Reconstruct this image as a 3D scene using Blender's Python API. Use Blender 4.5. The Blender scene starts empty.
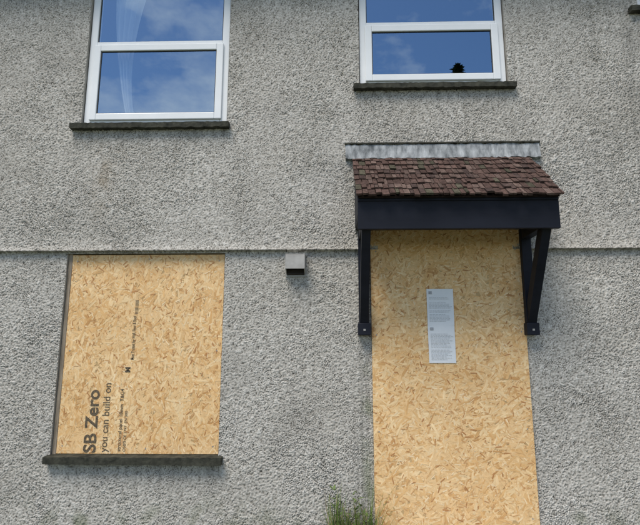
import bpy, math, random
import numpy as np
from mathutils import Vector, Matrix

S = 1.22
def U(x, y, z): return (x*S, y*S, 1.6+(z-1.6)*S)
GZ = 1.6-1.6/S      # ground in design units
COL = bpy.context.scene.collection

# ------------------------------------------------------------ materials
def new_mat(name):
    m = bpy.data.materials.new(name); m.use_nodes = True
    nt = m.node_tree; b = nt.nodes["Principled BSDF"]
    return m, nt, b
def N(nt, t, **kw):
    n = nt.nodes.new(t)
    for k, v in kw.items():
        if k in n.inputs.keys(): n.inputs[k].default_value = v
        else: setattr(n, k, v)
    return n
def ramp(nt, fac, stops):
    r = nt.nodes.new("ShaderNodeValToRGB")
    e = r.color_ramp.elements
    e[0].position = stops[0][0]; e[0].color = (*stops[0][1], 1)
    e[1].position = stops[-1][0]; e[1].color = (*stops[-1][1], 1)
    for p, c in stops[1:-1]:
        q = e.new(p); q.color = (*c, 1)
    nt.links.new(fac, r.inputs[0]); return r.outputs[0]
def mixc(nt, fac, a, b, mode='MIX'):
    m = nt.nodes.new("ShaderNodeMix"); m.data_type = 'RGBA'; m.blend_type = mode
    for s, v in ((m.inputs[0], fac), (m.inputs[6], a), (m.inputs[7], b)):
        if isinstance(v, (int, float)): s.default_value = v
        elif isinstance(v, tuple): s.default_value = (*v, 1)
        else: nt.links.new(v, s)
    return m.outputs[2]
def simple(name, c1, c2, scale=8, rough=0.6, bump=0.2, bscale=60, bdist=0.002, spec=0.5, stretch=None):
    m, nt, b = new_mat(name)
    tc = N(nt, "ShaderNodeTexCoord"); mp = N(nt, "ShaderNodeMapping")
    if stretch: mp.inputs["Scale"].default_value = stretch
    nt.links.new(tc.outputs["Object"], mp.inputs[0])
    n = N(nt, "ShaderNodeTexNoise", Scale=scale, Detail=6.0, Roughness=0.65)
    nt.links.new(mp.outputs[0], n.inputs["Vector"])
    nt.links.new(ramp(nt, n.outputs[0], [(0.32, c1), (0.68, c2)]), b.inputs["Base Color"])
    n2 = N(nt, "ShaderNodeTexNoise", Scale=bscale, Detail=4.0)
    nt.links.new(mp.outputs[0], n2.inputs["Vector"])
    bp = N(nt, "ShaderNodeBump", Strength=bump, Distance=bdist)
    nt.links.new(n2.outputs[0], bp.inputs["Height"]); nt.links.new(bp.outputs[0], b.inputs["Normal"])
    b.inputs["Roughness"].default_value = rough
    b.inputs["Specular IOR Level"].default_value = spec
    return m

def mat_roughcast():
    m, nt, b = new_mat("roughcast_render")
    tc = N(nt, "ShaderNodeTexCoord")
    ah = N(nt, "ShaderNodeAttribute", attribute_name="h")  # pit occlusion put into the base colour by height, together with crevice dirt
    ad = N(nt, "ShaderNodeAttribute", attribute_name="dirt")
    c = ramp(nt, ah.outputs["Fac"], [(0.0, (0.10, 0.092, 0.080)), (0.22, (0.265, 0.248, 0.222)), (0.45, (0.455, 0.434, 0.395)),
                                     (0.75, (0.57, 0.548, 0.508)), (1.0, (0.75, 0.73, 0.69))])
    n = N(nt, "ShaderNodeTexNoise", Scale=150.0, Detail=2.0, Roughness=0.7)
    nt.links.new(tc.outputs["Object"], n.inputs["Vector"])
    g = ramp(nt, n.outputs[0], [(0.30, (0.55, 0.53, 0.51)), (0.45, (0.97, 0.97, 0.96)), (0.6, (1.03, 1.03, 1.03)), (0.72, (1.28, 1.28, 1.28))])
    c = mixc(nt, 1.0, c, g, 'MULTIPLY')
    n = N(nt, "ShaderNodeTexNoise", Scale=1.3, Detail=5.0, Roughness=0.6)
    nt.links.new(tc.outputs["Object"], n.inputs["Vector"])
    g = ramp(nt, n.outputs[0], [(0.3, (0.89, 0.88, 0.86)), (0.7, (1.05, 1.05, 1.05))])
    c = mixc(nt, 1.0, c, g, 'MULTIPLY')
    sep = N(nt, "ShaderNodeSeparateColor"); nt.links.new(ad.outputs["Color"], sep.inputs[0])
    c = mixc(nt, sep.outputs[0], c, (0.085, 0.082, 0.072))
    c = mixc(nt, sep.outputs[1], c, (0.13, 0.16, 0.07))
    c = mixc(nt, sep.outputs[2], c, (0.26, 0.20, 0.13))
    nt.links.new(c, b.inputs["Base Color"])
    n2 = N(nt, "ShaderNodeTexNoise", Scale=140.0, Detail=3.0, Roughness=0.7)
    nt.links.new(tc.outputs["Object"], n2.inputs["Vector"])
    bp = N(nt, "ShaderNodeBump", Strength=0.7, Distance=0.004)
    nt.links.new(n2.outputs[0], bp.inputs["Height"]); nt.links.new(bp.outputs[0], b.inputs["Normal"])
    b.inputs["Roughness"].default_value = 0.95; b.inputs["Specular IOR Level"].default_value = 0.15
    return m
M_WALL = mat_roughcast()

def mat_attr(name, attr="col", rough=0.7, spec=0.3, uvgrain=False, noise_amt=(0.8, 1.15), nscale=40):
    m, nt, b = new_mat(name)
    a = N(nt, "ShaderNodeAttribute", attribute_name=attr)
    tc = N(nt, "ShaderNodeTexCoord")
    mp = N(nt, "ShaderNodeMapping")
    if uvgrain:
        nt.links.new(tc.outputs["UV"], mp.inputs[0]); mp.inputs["Scale"].default_value = (14, 220, 1)
        n = N(nt, "ShaderNodeTexNoise", Scale=1.0, Detail=3.0)
    else:
        nt.links.new(tc.outputs["Object"], mp.inputs[0])
        n = N(nt, "ShaderNodeTexNoise", Scale=float(nscale), Detail=5.0, Roughness=0.7)
    nt.links.new(mp.outputs[0], n.inputs["Vector"])
    g = ramp(nt, n.outputs[0], [(0.3, (noise_amt[0],)*3), (0.7, (noise_amt[1],)*3)])
    c = mixc(nt, 1.0, a.outputs["Color"], g, 'MULTIPLY')
    if uvgrain:
        n3 = N(nt, "ShaderNodeTexNoise", Scale=2.2, Detail=3.0)
        nt.links.new(tc.outputs["Object"], n3.inputs["Vector"])
        c = mixc(nt, 1.0, c, ramp(nt, n3.outputs[0], [(0.3, (0.95, 0.90, 0.83)), (0.7, (1.04, 1.04, 1.04))]), 'MULTIPLY')
    nt.links.new(c, b.inputs["Base Color"])
    bp = N(nt, "ShaderNodeBump", Strength=0.35, Distance=0.001)
    nt.links.new(n.outputs[0], bp.inputs["Height"]); nt.links.new(bp.outputs[0], b.inputs["Normal"])
    b.inputs["Roughness"].default_value = rough; b.inputs["Specular IOR Level"].default_value = spec
    return m
M_OSB = mat_attr("osb_strands", uvgrain=True, rough=0.6, noise_amt=(0.86, 1.1), spec=0.2)
M_TILE = mat_attr("weathered_shingle", rough=0.9, noise_amt=(0.45, 1.5), nscale=38, spec=0.12)
M_WEED = mat_attr("weed_leaf", rough=0.6, noise_amt=(0.75, 1.2), nscale=30)

M_UPVC = simple("white_upvc", (0.77, 0.79, 0.79), (0.84, 0.85, 0.85), 3, 0.3, 0.03, 30)
M_GASKET = simple("black_gasket", (0.02, 0.02, 0.02), (0.035, 0.035, 0.035), 10, 0.6)
M_SLATE = simple("mossy_slate_sill", (0.018, 0.019, 0.015), (0.075, 0.074, 0.056), 14, 0.85, 0.6, 45, 0.006, spec=0.2)
M_NAVY = simple("dark_blue_paint", (0.006, 0.007, 0.012), (0.015, 0.017, 0.026), 4, 0.5, 0.15, 25, 0.002, stretch=(0.3, 1, 1), spec=0.18)
M_TIMBER = simple("weathered_frame_timber", (0.15, 0.12, 0.085), (0.34, 0.28, 0.21), 10, 0.8, 0.4, 60, stretch=(4, 4, 0.5))
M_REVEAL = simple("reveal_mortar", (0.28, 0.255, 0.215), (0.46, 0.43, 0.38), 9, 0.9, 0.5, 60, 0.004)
M_LEAD = simple("mortar_flashing", (0.10, 0.11, 0.115), (0.44, 0.46, 0.47), 9, 0.75, 0.6, 22, 0.012, stretch=(2.2, 1, 0.7), spec=0.2)
M_VENT = simple("vent_plastic", (0.28, 0.27, 0.25), (0.40, 0.39, 0.37), 12, 0.5, 0.1)
M_DARK = simple("dark_void", (0.03, 0.024, 0.02), (0.05, 0.04, 0.034), 8, 0.9)
M_INK = simple("black_ink", (0.025, 0.023, 0.02), (0.19, 0.14, 0.08), 80, 0.8, 0.0)
M_PAPER = simple("paper", (0.70, 0.73, 0.76), (0.78, 0.80, 0.82), 6, 0.35, 0.2, 9, 0.004)
M_PRINT = simple("printed_text_grey", (0.25, 0.26, 0.28), (0.50, 0.51, 0.53), 90, 0.7, 0.0)
M_SCREW = simple("screw_steel", (0.25, 0.24, 0.22), (0.4, 0.39, 0.37), 60, 0.4)
M_ROOM = simple("room_plaster", (0.09, 0.09, 0.09), (0.12, 0.12, 0.115), 2, 0.9)
M_CURT = simple("net_curtain", (0.80, 0.81, 0.82), (0.86, 0.86, 0.86), 5, 0.9)
M_ROOF = simple("slate_roof", (0.06, 0.06, 0.065), (0.12, 0.12, 0.125), 6, 0.8)
M_GRASS = simple("lawn", (0.055, 0.075, 0.03), (0.11, 0.12, 0.06), 3, 0.95, 0.8, 80, 0.02)
M_CONC = simple("concrete_paving", (0.26, 0.25, 0.23), (0.40, 0.385, 0.36), 5, 0.9, 0.4, 80)
M_BARK = simple("bark", (0.05, 0.04, 0.03), (0.12, 0.10, 0.08), 12, 0.9)
def mat_glass():
    m = bpy.data.materials.new("window_glass"); m.use_nodes = True
    nt = m.node_tree; nt.nodes.remove(nt.nodes["Principled BSDF"]); out = nt.nodes["Material Output"]
    t = N(nt, "ShaderNodeBsdfTransparent"); t.inputs[0].default_value = (0.80, 0.85, 0.85, 1)
    g = N(nt, "ShaderNodeBsdfGlossy"); g.inputs["Roughness"].default_value = 0.0
    g.inputs["Color"].default_value = (0.64, 0.83, 1, 1)
    tc = N(nt, "ShaderNodeTexCoord")
    n = N(nt, "ShaderNodeTexNoise", Scale=1.6, Detail=1.0)
    nt.links.new(tc.outputs["Object"], n.inputs["Vector"])
    bp = N(nt, "ShaderNodeBump", Strength=0.2, Distance=0.01)
    nt.links.new(n.outputs[0], bp.inputs["Height"]); nt.links.new(bp.outputs[0], g.inputs["Normal"])
    mx = N(nt, "ShaderNodeMixShader"); mx.inputs[0].default_value = 0.43
    nt.links.new(t.outputs[0], mx.inputs[1]); nt.links.new(g.outputs[0], mx.inputs[2])
    nt.links.new(mx.outputs[0], out.inputs[0]); return m
M_GLASS = mat_glass()

# ------------------------------------------------------------ mesh helpers
def world(o):
    v = Vector(o.location)
    while o.parent: o = o.parent; v += o.location
    return v
def empty(name, loc, parent=None):
    e = bpy.data.objects.new(name, None); e.location = loc; e.empty_display_size = 0.2
    COL.objects.link(e)
    if parent: e.parent = parent; e.location = Vector(loc)-Vector(world(parent))
    return e
class G:
    def __init__(s): s.v = []; s.f = []; s.c = []
    def quad(s, a, b, c, d, col=None):
        i = len(s.v); s.v += [a, b, c, d]; s.f.append((i, i+1, i+2, i+3)); s.c.append(col)
    def hexa(s, P, col=None):
        i = len(s.v); s.v += P
        for f in ((0,3,2,1),(4,5,6,7),(0,1,5,4),(1,2,6,5),(2,3,7,6),(3,0,4,7)):
            s.f.append(tuple(i+k for k in f)); s.c.append(col)
    def box(s, x0, x1, y0, y1, z0, z1, col=None):
        s.hexa([(x0,y0,z0),(x1,y0,z0),(x1,y1,z0),(x0,y1,z0),(x0,y0,z1),(x1,y0,z1),(x1,y1,z1),(x0,y1,z1)], col)
    def make(s, name, mat, parent=None, bevel=0, raw=False, loc=None, smooth=False):
        vs = s.v if raw else [U(*p) for p in s.v]
        off = Vector(world(parent)) if parent else (Vector(loc) if loc else Vector((0,0,0)))
        me = bpy.data.meshes.new(name)
        me.from_pydata([tuple(Vector(p)-off) for p in vs], [], s.f)
        if any(c is not None for c in s.c):
            at = me.color_attributes.new("col", 'FLOAT_COLOR', 'CORNER')
            arr = []
            for p in me.polygons:
                c = s.c[p.index] or (0.5,0.5,0.5)
                arr += [c[0], c[1], c[2], 1.0]*p.loop_total
            at.data.foreach_set("color", arr)
        me.materials.append(mat)
        if smooth: me.polygons.foreach_set("use_smooth", [True]*len(me.polygons))
        ob = bpy.data.objects.new(name, me); COL.objects.link(ob)
        if parent: ob.parent = parent
        elif loc: ob.location = loc
        if bevel:
            b = ob.modifiers.new("bevel", 'BEVEL'); b.width = bevel; b.segments = 2; b.limit_method = 'ANGLE'
        return ob

# ------------------------------------------------------------ house
house = empty("roughcast_house", (0, 0, 0))
LEDGE = 2.262
XL, XR = -2.5, 2.9
OPEN = [(-1.806, -0.728, 0.945, 2.250), (-1.785, -0.742, 3.175, 4.48), (0.193, 1.243, 3.448, 4.48),
        (0.30, 1.19, GZ, 2.38), (2.20, 2.80, 4.02, 4.48)]
def axis(bps, step):
    out = [bps[0]]
    for a, b in zip(bps[:-1], bps[1:]):
        n = max(1, int(round((b-a)/step)))
        out += list(np.linspace(a, b, n+1)[1:])
    return np.array(out)
SM = 0.0052
step = SM/S
bx = sorted(set([XL, XR]+[v for o in OPEN for v in o[:2]]))
bz = sorted(set([GZ-0.05, 4.62, LEDGE, LEDGE+0.002]+[v for o in OPEN for v in o[2:]]))
xs = axis(bx, step); zs = axis(bz, step); nx, nz = len(xs), len(zs)
def band(lx, lz, seed, sharp=0.55, low=False):
    r = np.random.default_rng(seed).standard_normal((nx, nz)).astype(np.float32)
    F = np.fft.rfft2(r)
    fx = np.fft.fftfreq(nx, SM)[:, None]; fz = np.fft.rfftfreq(nz, SM)[None, :]
    q = np.sqrt((fx*lx)**2+(fz*lz)**2)
    filt = np.exp(-q**2) if low else np.exp(-(np.log2(q+1e-4)/sharp)**2)
    o = np.fft.irfft2(F*filt, s=(nx, nz)); return (o/o.std()).astype(np.float32)
n1 = band(0.029, 0.027, 1, 0.85); n2 = band(0.0140, 0.0135, 2); n3 = band(0.08, 0.08, 3, 0.8)
big = band(0.5, 0.5, 4, low=True); patch = band(0.22, 0.22, 5, low=True)
hh = np.tanh(n1*1.0+0.45)*0.62+n2*0.44*(1+0.3*patch)+n3*0.20
X, Z = np.meshgrid(xs, zs, indexing='ij')
base = np.where(Z > LEDGE+0.001, -0.016-0.016*np.exp(-(Z-LEDGE)/0.03), 0.0)
amp = 0.0040*(1+0.15*big)
Y = base*S - amp*hh
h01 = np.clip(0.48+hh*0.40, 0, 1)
st1 = band(0.06, 1.6, 7, low=True); st2 = band(0.025, 0.7, 8, low=True); bl = band(0.16, 0.16, 9, low=True); bl2 = band(0.5, 0.4, 10, low=True)
sstr = np.clip(0.5+0.32*st1+0.22*st2, 0, 1.4)
d = np.zeros_like(X); gr = np.zeros_like(X); br = np.zeros_like(X)
def sm(a, lo, hi):
    t = np.clip((a-lo)/(hi-lo), 0, 1); return t*t*(3-2*t)
def below(x0, x1, zt, length, k):
    global d
    m = sm(X, x0-0.03, x0+0.03)*(1-sm(X, x1-0.03, x1+0.03))
    t = zt-Z
    m = m*np.where(t > 0, np.exp(-np.clip(t, 0, 9)/length), 0)
    d = np.maximum(d, m*k*np.clip(sstr, 0.1, 1.2))
below(-1.84, -0.70, 3.13, 0.09, 0.40)
below(0.14, 1.29, 3.41, 0.13, 0.36)
below(0.10, 1.42, 3.35, 0.30, 0.15)
below(-1.80, -0.70, 0.90, 0.13, 0.40)
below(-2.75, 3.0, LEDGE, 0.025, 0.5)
below(-2.75, 3.0, LEDGE, 0.30, 0.10)
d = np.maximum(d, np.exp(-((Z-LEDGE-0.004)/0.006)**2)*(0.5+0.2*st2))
m = sm(X, 1.25, 2.1)*sm(Z, 2.2, 2.6)
d = np.maximum(d, m*np.clip(0.12+0.06*st1+0.05*bl2+0.03*bl, 0, 0.4))
m = sm(X, 1.5, 2.2)*(1-sm(Z, 1.2, 2.0))
d = np.maximum(d, m*np.clip(0.12+0.10*bl2+0.03*bl, 0, 0.4))
d = np.maximum(d, np.clip(0.04+0.05*bl2+0.03*bl, 0, 0.25))
m = np.exp(-((X-0.18)/0.05)**2)*(1-sm(Z, 1.6, 1.75)); d = np.maximum(d, m*np.clip(0.22+0.15*st2, 0, .5))
gr = np.maximum(gr, np.exp(-((X-0.22)/0.035)**2)*(1-sm(Z, 1.2, 1.7))*np.clip(0.25+0.2*bl, 0, .6))
gr = np.maximum(gr, (1-sm(Z, 0.45, 0.76))*np.clip(0.05+0.22*bl, 0, .6))
br = np.maximum(br, np.exp(-((X+1.60)/0.07)**2)*np.exp(-((Z-2.78)/0.22)**2)*np.clip(0.26+0.18*bl, 0, .5))
co = np.stack([X*S, Y, 1.6+(Z-1.6)*S], -1).reshape(-1, 3).astype(np.float32)
xc = (xs[:-1]+xs[1:])/2; zc = (zs[:-1]+zs[1:])/2
keep = np.ones((nx-1, nz-1), bool)
for o in OPEN:
    keep &= ~(((xc > o[0]) & (xc < o[1]))[:, None] & ((zc > o[2]) & (zc < o[3]))[None, :])
I, J = np.nonzero(keep)
a = I*nz+J
quads = np.stack([a, a+nz, a+nz+1, a+1], -1).astype(np.int32)
me = bpy.data.meshes.new("front_wall")
me.vertices.add(len(co)); me.vertices.foreach_set("co", co.ravel())
me.loops.add(quads.size); me.loops.foreach_set("vertex_index", quads.ravel())
me.polygons.add(len(quads)); me.polygons.foreach_set("loop_start", np.arange(0, quads.size, 4, dtype=np.int32))
try: me.polygons.foreach_set("loop_total", np.full(len(quads), 4, dtype=np.int32))
except Exception: pass
me.update(calc_edges=True)
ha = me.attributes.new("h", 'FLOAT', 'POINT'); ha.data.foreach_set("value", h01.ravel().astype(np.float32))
da = me.attributes.new("dirt", 'FLOAT_COLOR', 'POINT')
dc = np.stack([np.clip(d, 0, .9), np.clip(gr, 0, .8), np.clip(br, 0, .8), np.ones_like(d)], -1).astype(np.float32)
da.data.foreach_set("color", dc.ravel())
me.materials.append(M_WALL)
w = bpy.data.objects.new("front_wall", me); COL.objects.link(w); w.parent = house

def set_h(ob):
    at = ob.data.attributes.new("h", 'FLOAT', 'POINT'); at.data.foreach_set("value", [0.5]*len(ob.data.vertices))
g = G()
g.box(-6, XL, 0.0, 0.2, GZ-0.05, LEDGE); g.box(-6, XL, -0.016, 0.2, LEDGE+0.001, 4.62)
g.box(XR, 6, 0.0, 0.2, GZ-0.05, LEDGE); g.box(XR, 6, -0.016, 0.2, LEDGE+0.001, 4.62)
g.box(-6, -5.8, 0.202, 6, GZ-0.05, 4.62); g.box(5.8, 6, 0.202, 6, GZ-0.05, 4.62); g.box(-5.798, 5.798, 5.8, 6, GZ-0.05, 4.62)
set_h(g.make("side_walls", M_WALL, house))
g = G()
for s, (y0, y1) in ((1, (-0.32, 3.0)), (-1, (6.3, 3.0))):
    g.hexa([(-6.2, y0, 4.60), (6.2, y0, 4.60), (6.2, y1, 6.6), (-6.2, y1, 6.6), (-6.2, y0, 4.68), (6.2, y0, 4.68), (6.2, y1, 6.68), (-6.2, y1, 6.68)])
g.make("roof", M_ROOF, house)
g = G(); g.box(-6.2, 6.2, -0.30, -0.02, 4.58, 4.598); g.box(-6.2, 6.2, -0.325, -0.303, 4.55, 4.70)
g.make("eaves_fascia", M_UPVC, house)

def reveal(o, yf, yb, name, mat):
    x0, x1, z0, z1 = o; g = G()
    g.quad((x0, yf, z0), (x0, yf, z1), (x0, yb, z1), (x0, yb, z0))
    g.quad((x1, yf, z0), (x1, yb, z0), (x1, yb, z1), (x1, yf, z1))
    g.quad((x0, yf, z1), (x1, yf, z1), (x1, yb, z1), (x0, yb, z1))
    g.quad((x0, yf, z0), (x0, yb, z0), (x1, yb, z0), (x1, yf, z0))
    g.make(name, mat, house)

def sill(name, x0, x1, ztop, th, yf, parent):
    g = G(); rnd = random.Random(int(x0*100)); n = 60
    rows = []
    for i in range(n+1):
        x = x0+(x1-x0)*i/n
        a = rnd.uniform(-1, 1)*0.0022; b = rnd.uniform(-1, 1)*0.0022; c = rnd.uniform(-1, 1)*0.0035
        rows.append([(x, yf+a, ztop-0.004+b), (x, 0.06, ztop+0.004), (x, 0.06, ztop-th), (x, yf+a+0.002, ztop-th+c)])
    for i in range(n):
        A, B = rows[i], rows[i+1]
        for k in range(4):
            l = (k+1) % 4
            g.quad(A[k], A[l], B[l], B[k])
    g.quad(*rows[0]); g.quad(*rows[-1][::-1])
    return g.make(name, M_SLATE, parent)

def window(tag, o, ztr, parent):
    x0, x1, z0, z1 = o; x0 += .006; x1 -= .006; z0 += .004; z1 -= .004
    W = empty(tag, U((x0+x1)/2, 0, (z0+z1)/2), parent)
    f = 0.052; y0, y1 = 0.004, 0.055
    g = G()
    g.box(x0, x0+f, y0, y1, z0, z1); g.box(x1-f, x1, y0, y1, z0, z1)
    g.box(x0+f, x1-f, y0, y1, z1-f, z1); g.box(x0+f, x1-f, y0, y1, z0, z0+f)
    g.box(x0+f, x1-f, y0, y1, ztr-0.022, ztr+0.022)
    g.make("frame", M_UPVC, W, bevel=0.005)
    s = 0.050; a0, a1, b0, b1 = x0+f-0.012, x1-f+0.012, z0+f-0.012, ztr-0.010
    g = G(); ys, ye = -0.012, 0.0035
    g.box(a0, a0+s, ys, ye, b0, b1); g.box(a1-s, a1, ys, ye, b0, b1)
    g.box(a0+s, a1-s, ys, ye, b1-s, b1); g.box(a0+s, a1-s, ys, ye, b0, b0+s)
    g.make("opening_sash", M_UPVC, W, bevel=0.006)
    g = G(); t = 0.005
    def gask(p0, p1, q0, q1, y):
        g.box(p0, p0+t, y, y+.004, q0, q1); g.box(p1-t, p1, y, y+.004, q0, q1)
        g.box(p0+t, p1-t, y, y+.004, q0, q0+t); g.box(p0+t, p1-t, y, y+.004, q1-t, q1)
    gask(a0+s+.0005, a1-s-.0005, b0+s+.0005, b1-s-.0005, -0.002)
    gask(x0+f+.0005, x1-f-.0005, ztr+.0225, z1-f-.0005, 0.014)
    g.make("gasket", M_GASKET, W)
    g = G(); y = 0.0025
    g.quad((a0+s-.004, y, b0+s-.004), (a1-s+.004, y, b0+s-.004), (a1-s+.004, y, b1-s+.004), (a0+s-.004, y, b1-s+.004))
    y = 0.0185
    g.quad((x0+f, y, ztr+.022), (x1-f, y, ztr+.022), (x1-f, y, z1-f), (x0+f, y, z1-f))
    g.make("glass", M_GLASS, W)
    g = G(); r0, r1, c0, c1, yb = x0-0.3, x1+0.3, z0-0.7, z1+0.06, 2.4
    g.quad((r0, yb, c0), (r1, yb, c0), (r1, yb, c1), (r0, yb, c1))
    g.quad((r0, .09, c0), (r0, yb, c0), (r0, yb, c1), (r0, .09, c1)); g.quad((r1, .09, c0), (r1, .09, c1), (r1, yb, c1), (r1, yb, c0))
    g.quad((r0, .09, c0), (r1, .09, c0), (r1, yb, c0), (r0, yb, c0)); g.quad((r0, .09, c1), (r0, yb, c1), (r1, yb, c1), (r1, .09, c1))
    g.make("room", M_ROOM, W)
    return W
W1 = window("upper_window", OPEN[1], 3.818, house)
W2 = window("upper_window.001", OPEN[2], 3.940, house)
W3 = window("upper_window.002", OPEN[4], 4.25, house)
for o in (OPEN[1], OPEN[2], OPEN[4]): reveal(o, -0.0175, 0.09, "window_reveal", M_REVEAL)
reveal(OPEN[0], -0.001, 0.12, "boarded_window_reveal", M_REVEAL)
sill("slate_sill", -1.845, -0.722, 3.178, 0.042, -0.062, house)
sill("slate_sill.001", 0.150, 1.285, 3.451, 0.040, -0.062, house)
sill("slate_sill.002", 2.13, 2.87, 4.024, 0.042, -0.062, house)
sill("slate_sill.003", -1.822, -0.700, 0.948, 0.048, -0.055, house)
g = G()
def curtain(x0, x1, z0, z1, y, sway):
    n = 26; m = 12
    for i in range(n):
        for j in range(m):
            def P(i, j):
                t = i/n; s = j/m
                x = x0+(x1-x0)*t*(1-0.80*math.sin(s*math.pi*0.5)) + sway*s*s
                return (x, y+0.02*math.sin(t*28), z1-(z1-z0)*s)
            g.quad(P(i, j), P(i+1, j), P(i+1, j+1), P(i, j+1))
curtain(-1.66, -1.38, 3.18, 4.45, 0.10, 0.17)
g.make("curtain", M_CURT, W1, smooth=True)

g = G(); x0, x1, z0, z1 = OPEN[0]
g.box(x0+.002, x0+0.029, 0.014, 0.09, z0, z1); g.box(x1-.045, x1-.002, 0.036, 0.09, z0, z1)
g.box(x0+.030, x1-.045, 0.036, 0.09, z1-.05, z1-.002); g.box(x0+.030, x1-.045, 0.036, 0.09, z0, z0+.04)
g.make("boarded_window_frame", M_TIMBER, house, bevel=0.003)

# ------------------------------------------------------------ OSB boards
def clip_poly(P, x0, x1, z0, z1):
    for ax, lim, sg in ((0, x0, 1), (0, x1, -1), (1, z0, 1), (1, z1, -1)):
        out = []
        for i in range(len(P)):
            a, b = P[i], P[(i+1) % len(P)]
            da_, db_ = sg*(a[ax]-lim), sg*(b[ax]-lim)
            if da_ >= 0: out.append(a)
            if (da_ >= 0) != (db_ >= 0):
                t = da_/(da_-db_); out.append((a[0]+(b[0]-a[0])*t, a[1]+(b[1]-a[1])*t))
        P = out
        if len(P) < 3: return []
    return P
def osb(name, x0, x1, z0, z1, yf, th, seed, main_angle, spread, holes):
    rnd = random.Random(seed)
    a = U(x0, yf, z0); b = U(x1, yf, z1)
    X0, X1, Z0, Z1, YF = a[0], b[0], a[2], b[2], a[1]
    root = empty(name, ((X0+X1)/2, YF, (Z0+Z1)/2))
    g = G(); g.box(X0, X1, YF, YF+th*S, Z0, Z1, (0.55, 0.38, 0.19)); g.make("panel_core", M_OSB, root, raw=True)
    area = (X1-X0)*(Z1-Z0)
    V, F, C, UV = [], [], [], []
    nA = int(area*3100); nB = int(area*650); tot = nA+nB
    for k in range(tot):
        small = k >= nA
        big_ = k < nA*0.45
        L = rnd.uniform(0.06, 0.15) if big_ else (rnd.uniform(0.02, 0.11) if not small else rnd.uniform(0.010, 0.050))
        wd = rnd.uniform(0.010, 0.036) if big_ else (rnd.uniform(0.005, 0.022) if not small else rnd.uniform(0.003, 0.011))
        th_ = math.radians(main_angle+rnd.gauss(0, spread))
        cx, cz = rnd.uniform(X0-.03, X1+.03), rnd.uniform(Z0-.03, Z1+.03)
        dx, dz = math.cos(th_), math.sin(th_)
        e1, e2, e3, e4 = [rnd.uniform(-0.014, 0.014)*(0.3 if small else 1) for _ in range(4)]
        if L < 0.04: e1 = e2 = e3 = e4 = 0
        loc = [(-L/2+e1, -wd/2), (0, -wd/2*rnd.uniform(.8, 1.15)), (L/2+e2, -wd/2*rnd.uniform(.5, 1)), (L/2+e3, wd/2*rnd.uniform(.4, 1)), (0, wd/2*rnd.uniform(.8, 1.15)), (-L/2+e4, wd/2*rnd.uniform(.6, 1))]
        P = clip_poly([(cx+p*dx-q*dz, cz+p*dz+q*dx) for p, q in loc], X0, X1, Z0, Z1)
        if not P: continue
        y = YF-0.0004-0.0022*k/tot
        r = rnd.random()
        if small:
            if r < .20: c = (0.47, 0.235, 0.095)
            elif r < .58: c = (0.62, 0.36, 0.16)
            elif r < .78: c = (0.70, 0.45, 0.22)
            else: c = (0.88, 0.69, 0.44)
        else:
            if r < .46: c = (0.80, 0.550, 0.285)
            elif r < .72: c = (0.85, 0.630, 0.360)
            elif r < .90: c = (0.755, 0.485, 0.225)
            elif r < .97: c = (0.68, 0.41, 0.175)
            else: c = (0.57, 0.32, 0.13)
        j = rnd.uniform(.94, 1.05); c = tuple(v*j for v in c)
        i0 = len(V); ru, rv = rnd.uniform(0, 50), rnd.uniform(0, 50)
        for (px, pz) in P:
            V.append((px-(X0+X1)/2, y-YF, pz-(Z0+Z1)/2))
            q, r2 = px-cx, pz-cz
            UV += [q*dx+r2*dz+ru, -q*dz+r2*dx+rv]
            C += [c[0], c[1], c[2], 1.0]
        F.append(tuple(range(i0, i0+len(P))))
    me = bpy.data.meshes.new("strands"); me.from_pydata(V, [], F)
    at = me.color_attributes.new("col", 'FLOAT_COLOR', 'CORNER'); at.data.foreach_set("color", C)
    uv = me.uv_layers.new(name="UVMap"); uv.data.foreach_set("uv", UV)
    me.materials.append(M_OSB)
    o = bpy.data.objects.new("strands", me); COL.objects.link(o); o.parent = root
    g = G()
    for (hx, hz) in holes:
        cx, cy, cz = U(hx, yf, hz); r = 0.0055; i = len(g.v)
        for t in range(10):
            g.v.append((cx+r*math.cos(t*.628), YF-0.0036, cz+r*math.sin(t*.628)))
        g.v.append((cx, YF-0.003, cz))
        for t in range(10): g.f.append((i+t, i+(t+1) % 10, i+10)); g.c.append(None)
    g.make("screw_heads", M_SCREW, root, raw=True)
    return root, YF
wb, yw = osb("osb_window_board", -1.776, -0.733, 0.953, 2.243, 0.018, 0.015, 11, 90, 50,
             [(-1.74, 2.20), (-1.25, 2.215), (-0.77, 2.20), (-1.745, 1.6), (-0.765, 1.6), (-1.74, 1.0), (-1.2, .985), (-.77, 1.0)])
db, yd = osb("osb_door_board", 0.250, 1.242, GZ+0.03, 2.44, -0.022, 0.015, 23, 20, 55,
             [(.285, 2.25), (1.205, 2.26), (.28, 1.7), (1.21, 1.72), (.285, 1.1), (1.205, 1.12), (.285, .6), (1.2, .6)])

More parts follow.
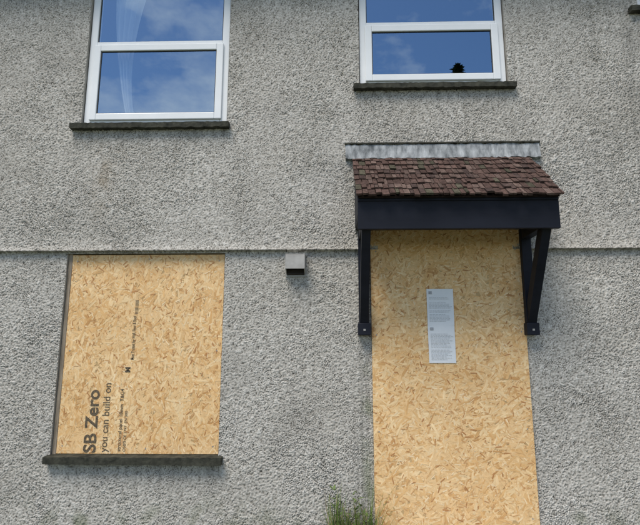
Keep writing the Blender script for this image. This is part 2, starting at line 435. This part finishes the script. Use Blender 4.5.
def text(body, xbase, zstart, size, sx, y, parent, off=0.0):
    cu = bpy.data.curves.new("stamp_text", 'FONT'); cu.body = body; cu.size = size*S; cu.offset = off
    cu.materials.append(M_INK)
    o = bpy.data.objects.new("stamp_text", cu); COL.objects.link(o)
    R = Matrix(((0, -1, 0, 0), (0, 0, -1, 0), (1, 0, 0, 0), (0, 0, 0, 1)))
    p = Vector(U(xbase, 0, zstart)); p.y = y-0.0034
    o.parent = parent
    o.matrix_local = Matrix.Translation(p-world(parent)) @ R @ Matrix.Diagonal((sx, 1, 1, 1))
text("SB Zero", -1.524, 0.957, 0.112, 1.04, yw, wb, 0.0032)
text("you can build on", -1.450, 0.962, 0.066, 0.98, yw, wb, 0.0003)
text("structural panel 18mm  T&G4", -1.362, 0.966, 0.032, 1.0, yw, wb, 0.0004)
text("OSB/3 CE 2797  EN 300", -1.330, 0.966, 0.025, 1.0, yw, wb, 0.0002)
text("M", -1.332, 1.46, 0.045, 1.0, yw, wb, 0.003)
text("Most Trusted for Wall, Floor & Roof", -1.312, 1.54, 0.031, 0.62, yw, wb, 0.0004)
text("|||||||||||", -1.308, 1.84, 0.024, 1.4, yw, wb, 0.0004)

# ------------------------------------------------------------ notice
notice = empty("paper_notice", U(0.697, -0.026, 1.76))
def sheet(nm, x0, x1, z0, z1, y, sk):
    n = 8; g = G()
    def P(i, j):
        s, t = i/n, j/n
        return (x0+(x1-x0)*s+sk*t, y-0.0015*math.sin(s*math.pi)*(0.4+t)-0.0012*math.sin(t*7+s*2)*0.5, z0+(z1-z0)*t)
    for i in range(n):
        for j in range(n): g.quad(P(i, j), P(i+1, j), P(i+1, j+1), P(i, j+1))
    g.make(nm, M_PAPER, notice, smooth=True)
    g = G(); rnd = random.Random(5+int(z0*10))
    yy = y-0.0042
    g.box(x0+.012, x0+.034, yy, yy+.0003, z1-.034, z1-.016)
    zz = z1-.05
    while zz > z0+.02:
        if rnd.random() < .78:
            cx = x0+.014
            while cx < x1-.02-rnd.random()*.04:
                l = rnd.uniform(.006, .02); l = min(l, x1-.012-cx)
                if l > .002: g.box(cx, cx+l, yy, yy+.0003, zz, zz+.0018)
                cx += l+.004
        zz -= .0085
    g.make(nm+"_print", M_PRINT, notice)
sheet("upper_sheet", 0.611, 0.783, 1.762, 1.998, -0.0285, 0.0)
sheet("lower_sheet", 0.613, 0.784, 1.522, 1.764, -0.0270, -0.002)

# ------------------------------------------------------------ canopy
can = empty("door_canopy", U(0.74, -0.2, 2.5))
cx0, cx1 = 0.140, 1.342
g = G()
g.box(cx0+.008, cx1-.012, -0.43, -0.405, 2.305, 2.492)
g.box(cx0+.010, cx1-.014, -0.438, -0.4305, 2.474, 2.496)
g.make("fascia", M_NAVY, can, bevel=0.003)
g = G()
g.box(cx0+.012, cx1-.016, -0.4045, -0.024, 2.395, 2.410)
g.make("soffit", M_NAVY, can)
g = G()
for x in (cx0+.010, cx1-.034):
    tri = [(-0.404, 2.411), (-0.022, 2.411), (-0.022, 2.845), (-0.404, 2.480)]
    A = [(x, p, q) for p, q in tri]; B = [(x+.02, p, q) for p, q in tri]
    g.hexa(A[:]+B[:])
g.make("cheek_boards", M_NAVY, can)
def bracket(xc):
    g = G(); a, b = xc-.040, xc+.040
    g.box(a+.008, b-.008, -0.062, -0.006, 1.775, 2.394)
    g.box(a, b, -0.075, -0.004, 1.698, 1.774)
    c, e = xc-.030, xc+.030
    g.box(c, e, -0.404, -0.063, 2.322, 2.392)
    p0, p1 = (-0.395, 2.322), (-0.063, 1.80)
    pr = [(p0[0], p0[1]), (p0[0]+0.085, p0[1]), (p1[0], p1[1]+0.10), (p1[0], p1[1]-0.035)]
    c += .003; e -= .003
    A = [(c, *q) for q in pr]; B = [(e, *q) for q in pr]
    g.hexa(A+B)
    g.make("bracket", M_NAVY, can, bevel=0.004)
    g = G(); g.box(xc-.007, xc+.007, -0.078, -0.0755, 1.725, 1.737)
    g.make("bracket_bolt", M_SCREW, can)
bracket(0.200); bracket(1.268)
rnd = random.Random(3)
g = G(); rows = 8
ya, za, yb, zb = -0.468, 2.492, -0.012, 2.905
L = math.hypot(yb-ya, zb-za); dy, dz = (yb-ya)/L, (zb-za)/L; ny, nz_ = -dz, dy
g.hexa([(cx0+.01, ya+.02, za-.003), (cx1-.012, ya+.02, za-.003), (cx1-.012, yb, zb-.02), (cx0+.01, yb, zb-.02),
        (cx0+.01, ya+.02-.004, za+.006), (cx1-.012, ya+.02-.004, za+.006), (cx1-.012, yb, zb-.008), (cx0+.01, yb, zb-.008)], (0.03, 0.02, 0.018))
ex = L/rows
for r in range(rows):
    x = cx0-rnd.uniform(0, .006)
    s0 = r*ex-.006; s1 = min(s0+ex*1.7, L-0.002)
    xe = cx1+rnd.uniform(-.006, .008)
    while x < xe-.01:
        w_ = min(rnd.choice([.022, .030, .036, .042])*rnd.uniform(.9, 1.1), xe-x)
        j0 = rnd.uniform(-.015, .009); lift = .022+rnd.uniform(-.005, .007); tk = rnd.uniform(.010, .016)
        sk = rnd.uniform(-.005, .005)
        def P(xx, s, n): return (xx, ya+dy*s+ny*n, za+dz*s+nz_*n)
        k = rnd.random(); v = rnd.uniform(.72, 1.25)
        c = (0.085, 0.054, 0.045) if k < .55 else ((0.115, 0.080, 0.067) if k < .80 else ((0.070, 0.048, 0.042) if k < .93 else (0.075, 0.068, 0.048)))
        c = tuple(q*v for q in c)
        a, b = x+.0008, x+w_-.0030
        e = s0+j0
        g.hexa([P(a, e, lift-tk), P(b, e+sk, lift-tk), P(b, s1, .002), P(a, s1, .002),
                P(a, e, lift), P(b, e+sk, lift), P(b, s1, .010), P(a, s1, .010)], c)
        x += w_
g.make("shingle_roof", M_TILE, can)
g = G(); n = 60; rf = random.Random(8)
top = [(0.090+(1.418-0.090)*i/n, 3.004+rf.uniform(-.006, .006)) for i in range(n+1)]
jit = [rf.uniform(-.005, .005) for _ in range(n+1)]
for i in range(n):
    (xa, zA), (xb, zB) = top[i], top[i+1]
    l0, l1 = 2.898+jit[i]*1.2, 2.898+jit[i+1]*1.2
    g.quad((xa, -0.0235+jit[i]*.4, zA), (xb, -0.0235+jit[i+1]*.4, zB), (xb, -0.030+jit[i+1]*.6, 2.955), (xa, -0.030+jit[i]*.6, 2.955))
    g.quad((xa, -0.030+jit[i]*.6, 2.955), (xb, -0.030+jit[i+1]*.6, 2.955), (xb, -0.045+jit[i+1]*.6, l1), (xa, -0.045+jit[i]*.6, l0))
    g.quad((xa, -0.01, zA+.003), (xb, -0.01, zB+.003), (xb, -0.0235+jit[i+1]*.4, zB), (xa, -0.0235+jit[i]*.4, zA))
    g.quad((xa, -0.045+jit[i]*.6, l0), (xb, -0.045+jit[i+1]*.6, l1), (xb, -0.01, 2.885), (xa, -0.01, 2.885))
g.make("flashing", M_LEAD, can, smooth=False)
g = G(); g.box(0.085, 1.424, -0.031, -0.012, 3.008, 3.018); g.make("flashing_chase", M_SLATE, can)

# ------------------------------------------------------------ vent
vent = empty("wall_vent", U(-0.247, -0.04, 2.17))
g = G(); a, b = -0.312, -0.184
g.box(a-.004, b+.004, -0.012, -0.004, 2.085, 2.236)
g.hexa([(a, -0.085, 2.128), (b, -0.085, 2.128), (b, -0.079, 2.128), (a, -0.079, 2.128), (a, -0.078, 2.222), (b, -0.078, 2.222), (b, -0.072, 2.222), (a, -0.072, 2.222)])
g.hexa([(a, -0.078, 2.2225), (b, -0.078, 2.2225), (b, -0.013, 2.2265), (a, -0.013, 2.2265), (a, -0.078, 2.228), (b, -0.078, 2.228), (b, -0.013, 2.233), (a, -0.013, 2.233)])
for x in (a, b-.005):
    g.hexa([(x, -0.078, 2.128), (x+.005, -0.078, 2.128), (x+.005, -0.0125, 2.10), (x, -0.0125, 2.10), (x, -0.072, 2.222), (x+.005, -0.072, 2.222), (x+.005, -0.0125, 2.222), (x, -0.0125, 2.222)])
g.make("cowl", M_VENT, vent, bevel=0.0015)
g = G(); g.box(a+.006, b-.006, -0.0165, -0.0125, 2.095, 2.22)
for k in range(5):
    z = 2.10+k*.012; g.box(a+.006, b-.006, -0.030, -0.017, z, z+.003)
g.make("louvre", M_DARK, vent)

# ------------------------------------------------------------ weeds
rw = random.Random(17)
def blade(g, x, y, z, h, lean, ang, w_, c, seg=6):
    pts = []
    for i in range(seg+1):
        t = i/seg
        pts.append((x+math.cos(ang)*lean*t*t, y+math.sin(ang)*lean*t*t, z+h*(t-0.18*t*t*lean/max(h, .01))))
    px, py = -math.sin(ang+rw.uniform(-.6, .6)), math.cos(ang)
    for i in range(seg):
        wa = w_*(1-(i/seg)**1.6); wb_ = w_*(1-((i+1)/seg)**1.6)
        p, q = pts[i], pts[i+1]
        g.quad((p[0]-px*wa, p[1]-py*wa, p[2]), (p[0]+px*wa, p[1]+py*wa, p[2]), (q[0]+px*wb_, q[1]+py*wb_, q[2]), (q[0]-px*wb_, q[1]-py*wb_, q[2]), c)
    return pts
def leafy(g, x, y, z, h, c):
    pts = blade(g, x, y, z, h, rw.uniform(.02, .10), rw.uniform(0, 6.3), .003, (0.20, 0.11, 0.07), 10)
    for p in pts[2:]:
        for k in range(4):
            a = rw.uniform(0, 6.3); l = rw.uniform(.020, .045); w_ = l*.20; u = rw.uniform(.1, .8)*l
            d1 = (math.cos(a)*l, math.sin(a)*l, u); n1_ = (-math.sin(a)*w_, math.cos(a)*w_, 0)
            v = rw.uniform(.7, 1.3); cc = tuple(q*v for q in c)
            mid = (p[0]+d1[0]*.5, p[1]+d1[1]*.5, p[2]+u*.6)
            g.quad(p, (mid[0]+n1_[0], mid[1]+n1_[1], mid[2]), (p[0]+d1[0], p[1]+d1[1], p[2]+d1[2]), (mid[0]-n1_[0], mid[1]-n1_[1], mid[2]), cc)
def clump(name, xa, xb, ya_, yb_, nbl, nlf, hmax):
    g = G()
    for i in range(nbl):
        x = rw.uniform(xa, xb); k = rw.random()
        c = (0.12, 0.18, 0.035) if k < .5 else ((0.18, 0.23, 0.06) if k < .75 else ((0.07, 0.12, 0.03) if k < .88 else (0.36, 0.29, 0.15)))
        t = (x-xa)/(xb-xa); hf = 0.86+0.14*math.sin(t*9.0+1.0)
        blade(g, x, rw.uniform(ya_, yb_), GZ, hmax*hf*rw.uniform(.5, 1), rw.uniform(.03, .22), rw.uniform(0, 6.3), rw.uniform(.003, .006), c)
    for i in range(nlf):
        leafy(g, rw.uniform(xa, xb), rw.uniform(ya_, yb_), GZ, hmax*rw.uniform(.6, .95), (0.11, 0.16, 0.045))
    g.make(name, M_WEED, None, loc=U((xa+xb)/2, (ya_+yb_)/2, GZ))
clump("weed_clump", -0.02, 0.26, -0.18, -0.04, 330, 7, 0.60)
clump("weed_clump.001", -1.25, -0.85, -0.12, -0.03, 90, 2, 0.28)
clump("weed_clump.002", 0.30, 0.55, -0.18, -0.06, 60, 0, 0.22)
clump("weed_clump.003", 1.3, 1.6, -0.14, -0.03, 60, 2, 0.22)

# ------------------------------------------------------------ ground
g = G(); g.quad((-400, -400, 0), (400, -400, 0), (400, 400, 0), (-400, 400, 0)); g.make("ground", M_GRASS, None, raw=True)
g = G()
for i in range(8):
    y1_ = -0.06-i*.61
    for x in (0.32, 0.93): g.box(x, x+.6, y1_-.6, y1_, -0.02, 0.03+0.002*(i % 3))
g.make("paving_path", M_CONC, None, raw=True, bevel=0.006)

TX = 6.5
tree = empty("added_reflection_conifer", (TX, -20, 0))  # unseen tree added behind the camera for its dark reflection in a pane
rt = random.Random(4); g = G()
for s in range(10):
    z0_, z1_ = s*1.60, (s+1)*1.60; r0_, r1_ = .24*(1-s/10.5), .24*(1-(s+1)/10.5)
    for k in range(8):
        a, b = k*math.pi/4, (k+1)*math.pi/4
        g.quad((TX+r0_*math.cos(a), -20+r0_*math.sin(a), z0_), (TX+r0_*math.cos(b), -20+r0_*math.sin(b), z0_), (TX+r1_*math.cos(b), -20+r1_*math.sin(b), z1_), (TX+r1_*math.cos(a), -20+r1_*math.sin(a), z1_))
g.make("trunk", M_BARK, tree, raw=True)
g = G()
for i in range(5200):
    t = rt.random()**0.8; z = 1.8+14.3*t
    R = (1-t)*2.3*(0.75+0.25*math.sin(z*5.1+rt.random()*.6))+0.06
    a = rt.uniform(0, 6.283); r = R*rt.random()**.45
    p = Vector((TX+r*math.cos(a), -20+r*math.sin(a), z-r*.25+rt.uniform(-.12, .12)))
    l = rt.uniform(.10, .36); e1_ = Vector((math.cos(a), math.sin(a), rt.uniform(-.4, .3)))*l; e2_ = Vector((-math.sin(a), math.cos(a), rt.uniform(-.5, .5)))*l*.3
    v = rt.uniform(.6, 1.4)
    g.quad(tuple(p-e2_), tuple(p+e1_*.4-e2_), tuple(p+e1_), tuple(p+e2_), (0.05*v, 0.075*v, 0.035*v))
g.make("foliage", M_WEED, tree, raw=True)

# ------------------------------------------------------------ light
SUN_EL, SUN_AZ = math.radians(60), math.radians(212)
sd = Vector((math.sin(SUN_AZ)*math.cos(SUN_EL), math.cos(SUN_AZ)*math.cos(SUN_EL), math.sin(SUN_EL)))
wld = bpy.data.worlds.new("World"); bpy.context.scene.world = wld; wld.use_nodes = True
nt = wld.node_tree; bg = nt.nodes["Background"]
sky = N(nt, "ShaderNodeTexSky", sky_type='NISHITA', sun_disc=False, sun_elevation=SUN_EL, sun_rotation=SUN_AZ)
sky.air_density = 1.0; sky.dust_density = 0.2; sky.ozone_density = 3.5
tc = N(nt, "ShaderNodeTexCoord")
mp = N(nt, "ShaderNodeMapping"); mp.inputs["Scale"].default_value = (1, 1, 1.7); mp.inputs["Location"].default_value = (3.1, 0.4, 0)
nt.links.new(tc.outputs["Generated"], mp.inputs[0])
n = N(nt, "ShaderNodeTexNoise", Scale=3.2, Detail=9.0, Roughness=0.58)
nt.links.new(mp.outputs[0], n.inputs["Vector"])
cf = ramp(nt, n.outputs[0], [(0.47, (0, 0, 0)), (0.70, (0.85, 0.85, 0.85))])
nt.links.new(mixc(nt, cf, sky.outputs[0], (9.8, 9.4, 9.1)), bg.inputs[0])
bg.inputs[1].default_value = 0.15
sl = bpy.data.lights.new("sun", 'SUN'); sl.energy = 3.7; sl.angle = math.radians(28); sl.color = (1, 0.93, 0.83)
so = bpy.data.objects.new("sun", sl); COL.objects.link(so); so.rotation_euler = sd.to_track_quat('Z', 'Y').to_euler(); so.location = (-4, -8, 12)

# ------------------------------------------------------------ camera
cam = bpy.data.cameras.new("camera"); co_ = bpy.data.objects.new("camera", cam); COL.objects.link(co_)
co_.location = (0, -3.3*S, 1.6); co_.rotation_euler = (math.radians(100), 0, math.radians(1.5))
cam.sensor_width = 36; cam.lens = 28.125; cam.clip_end = 2000
bpy.context.scene.camera = co_
vs = bpy.context.scene.view_settings; vs.view_transform = 'Standard'; vs.look = 'None'; vs.exposure = 0
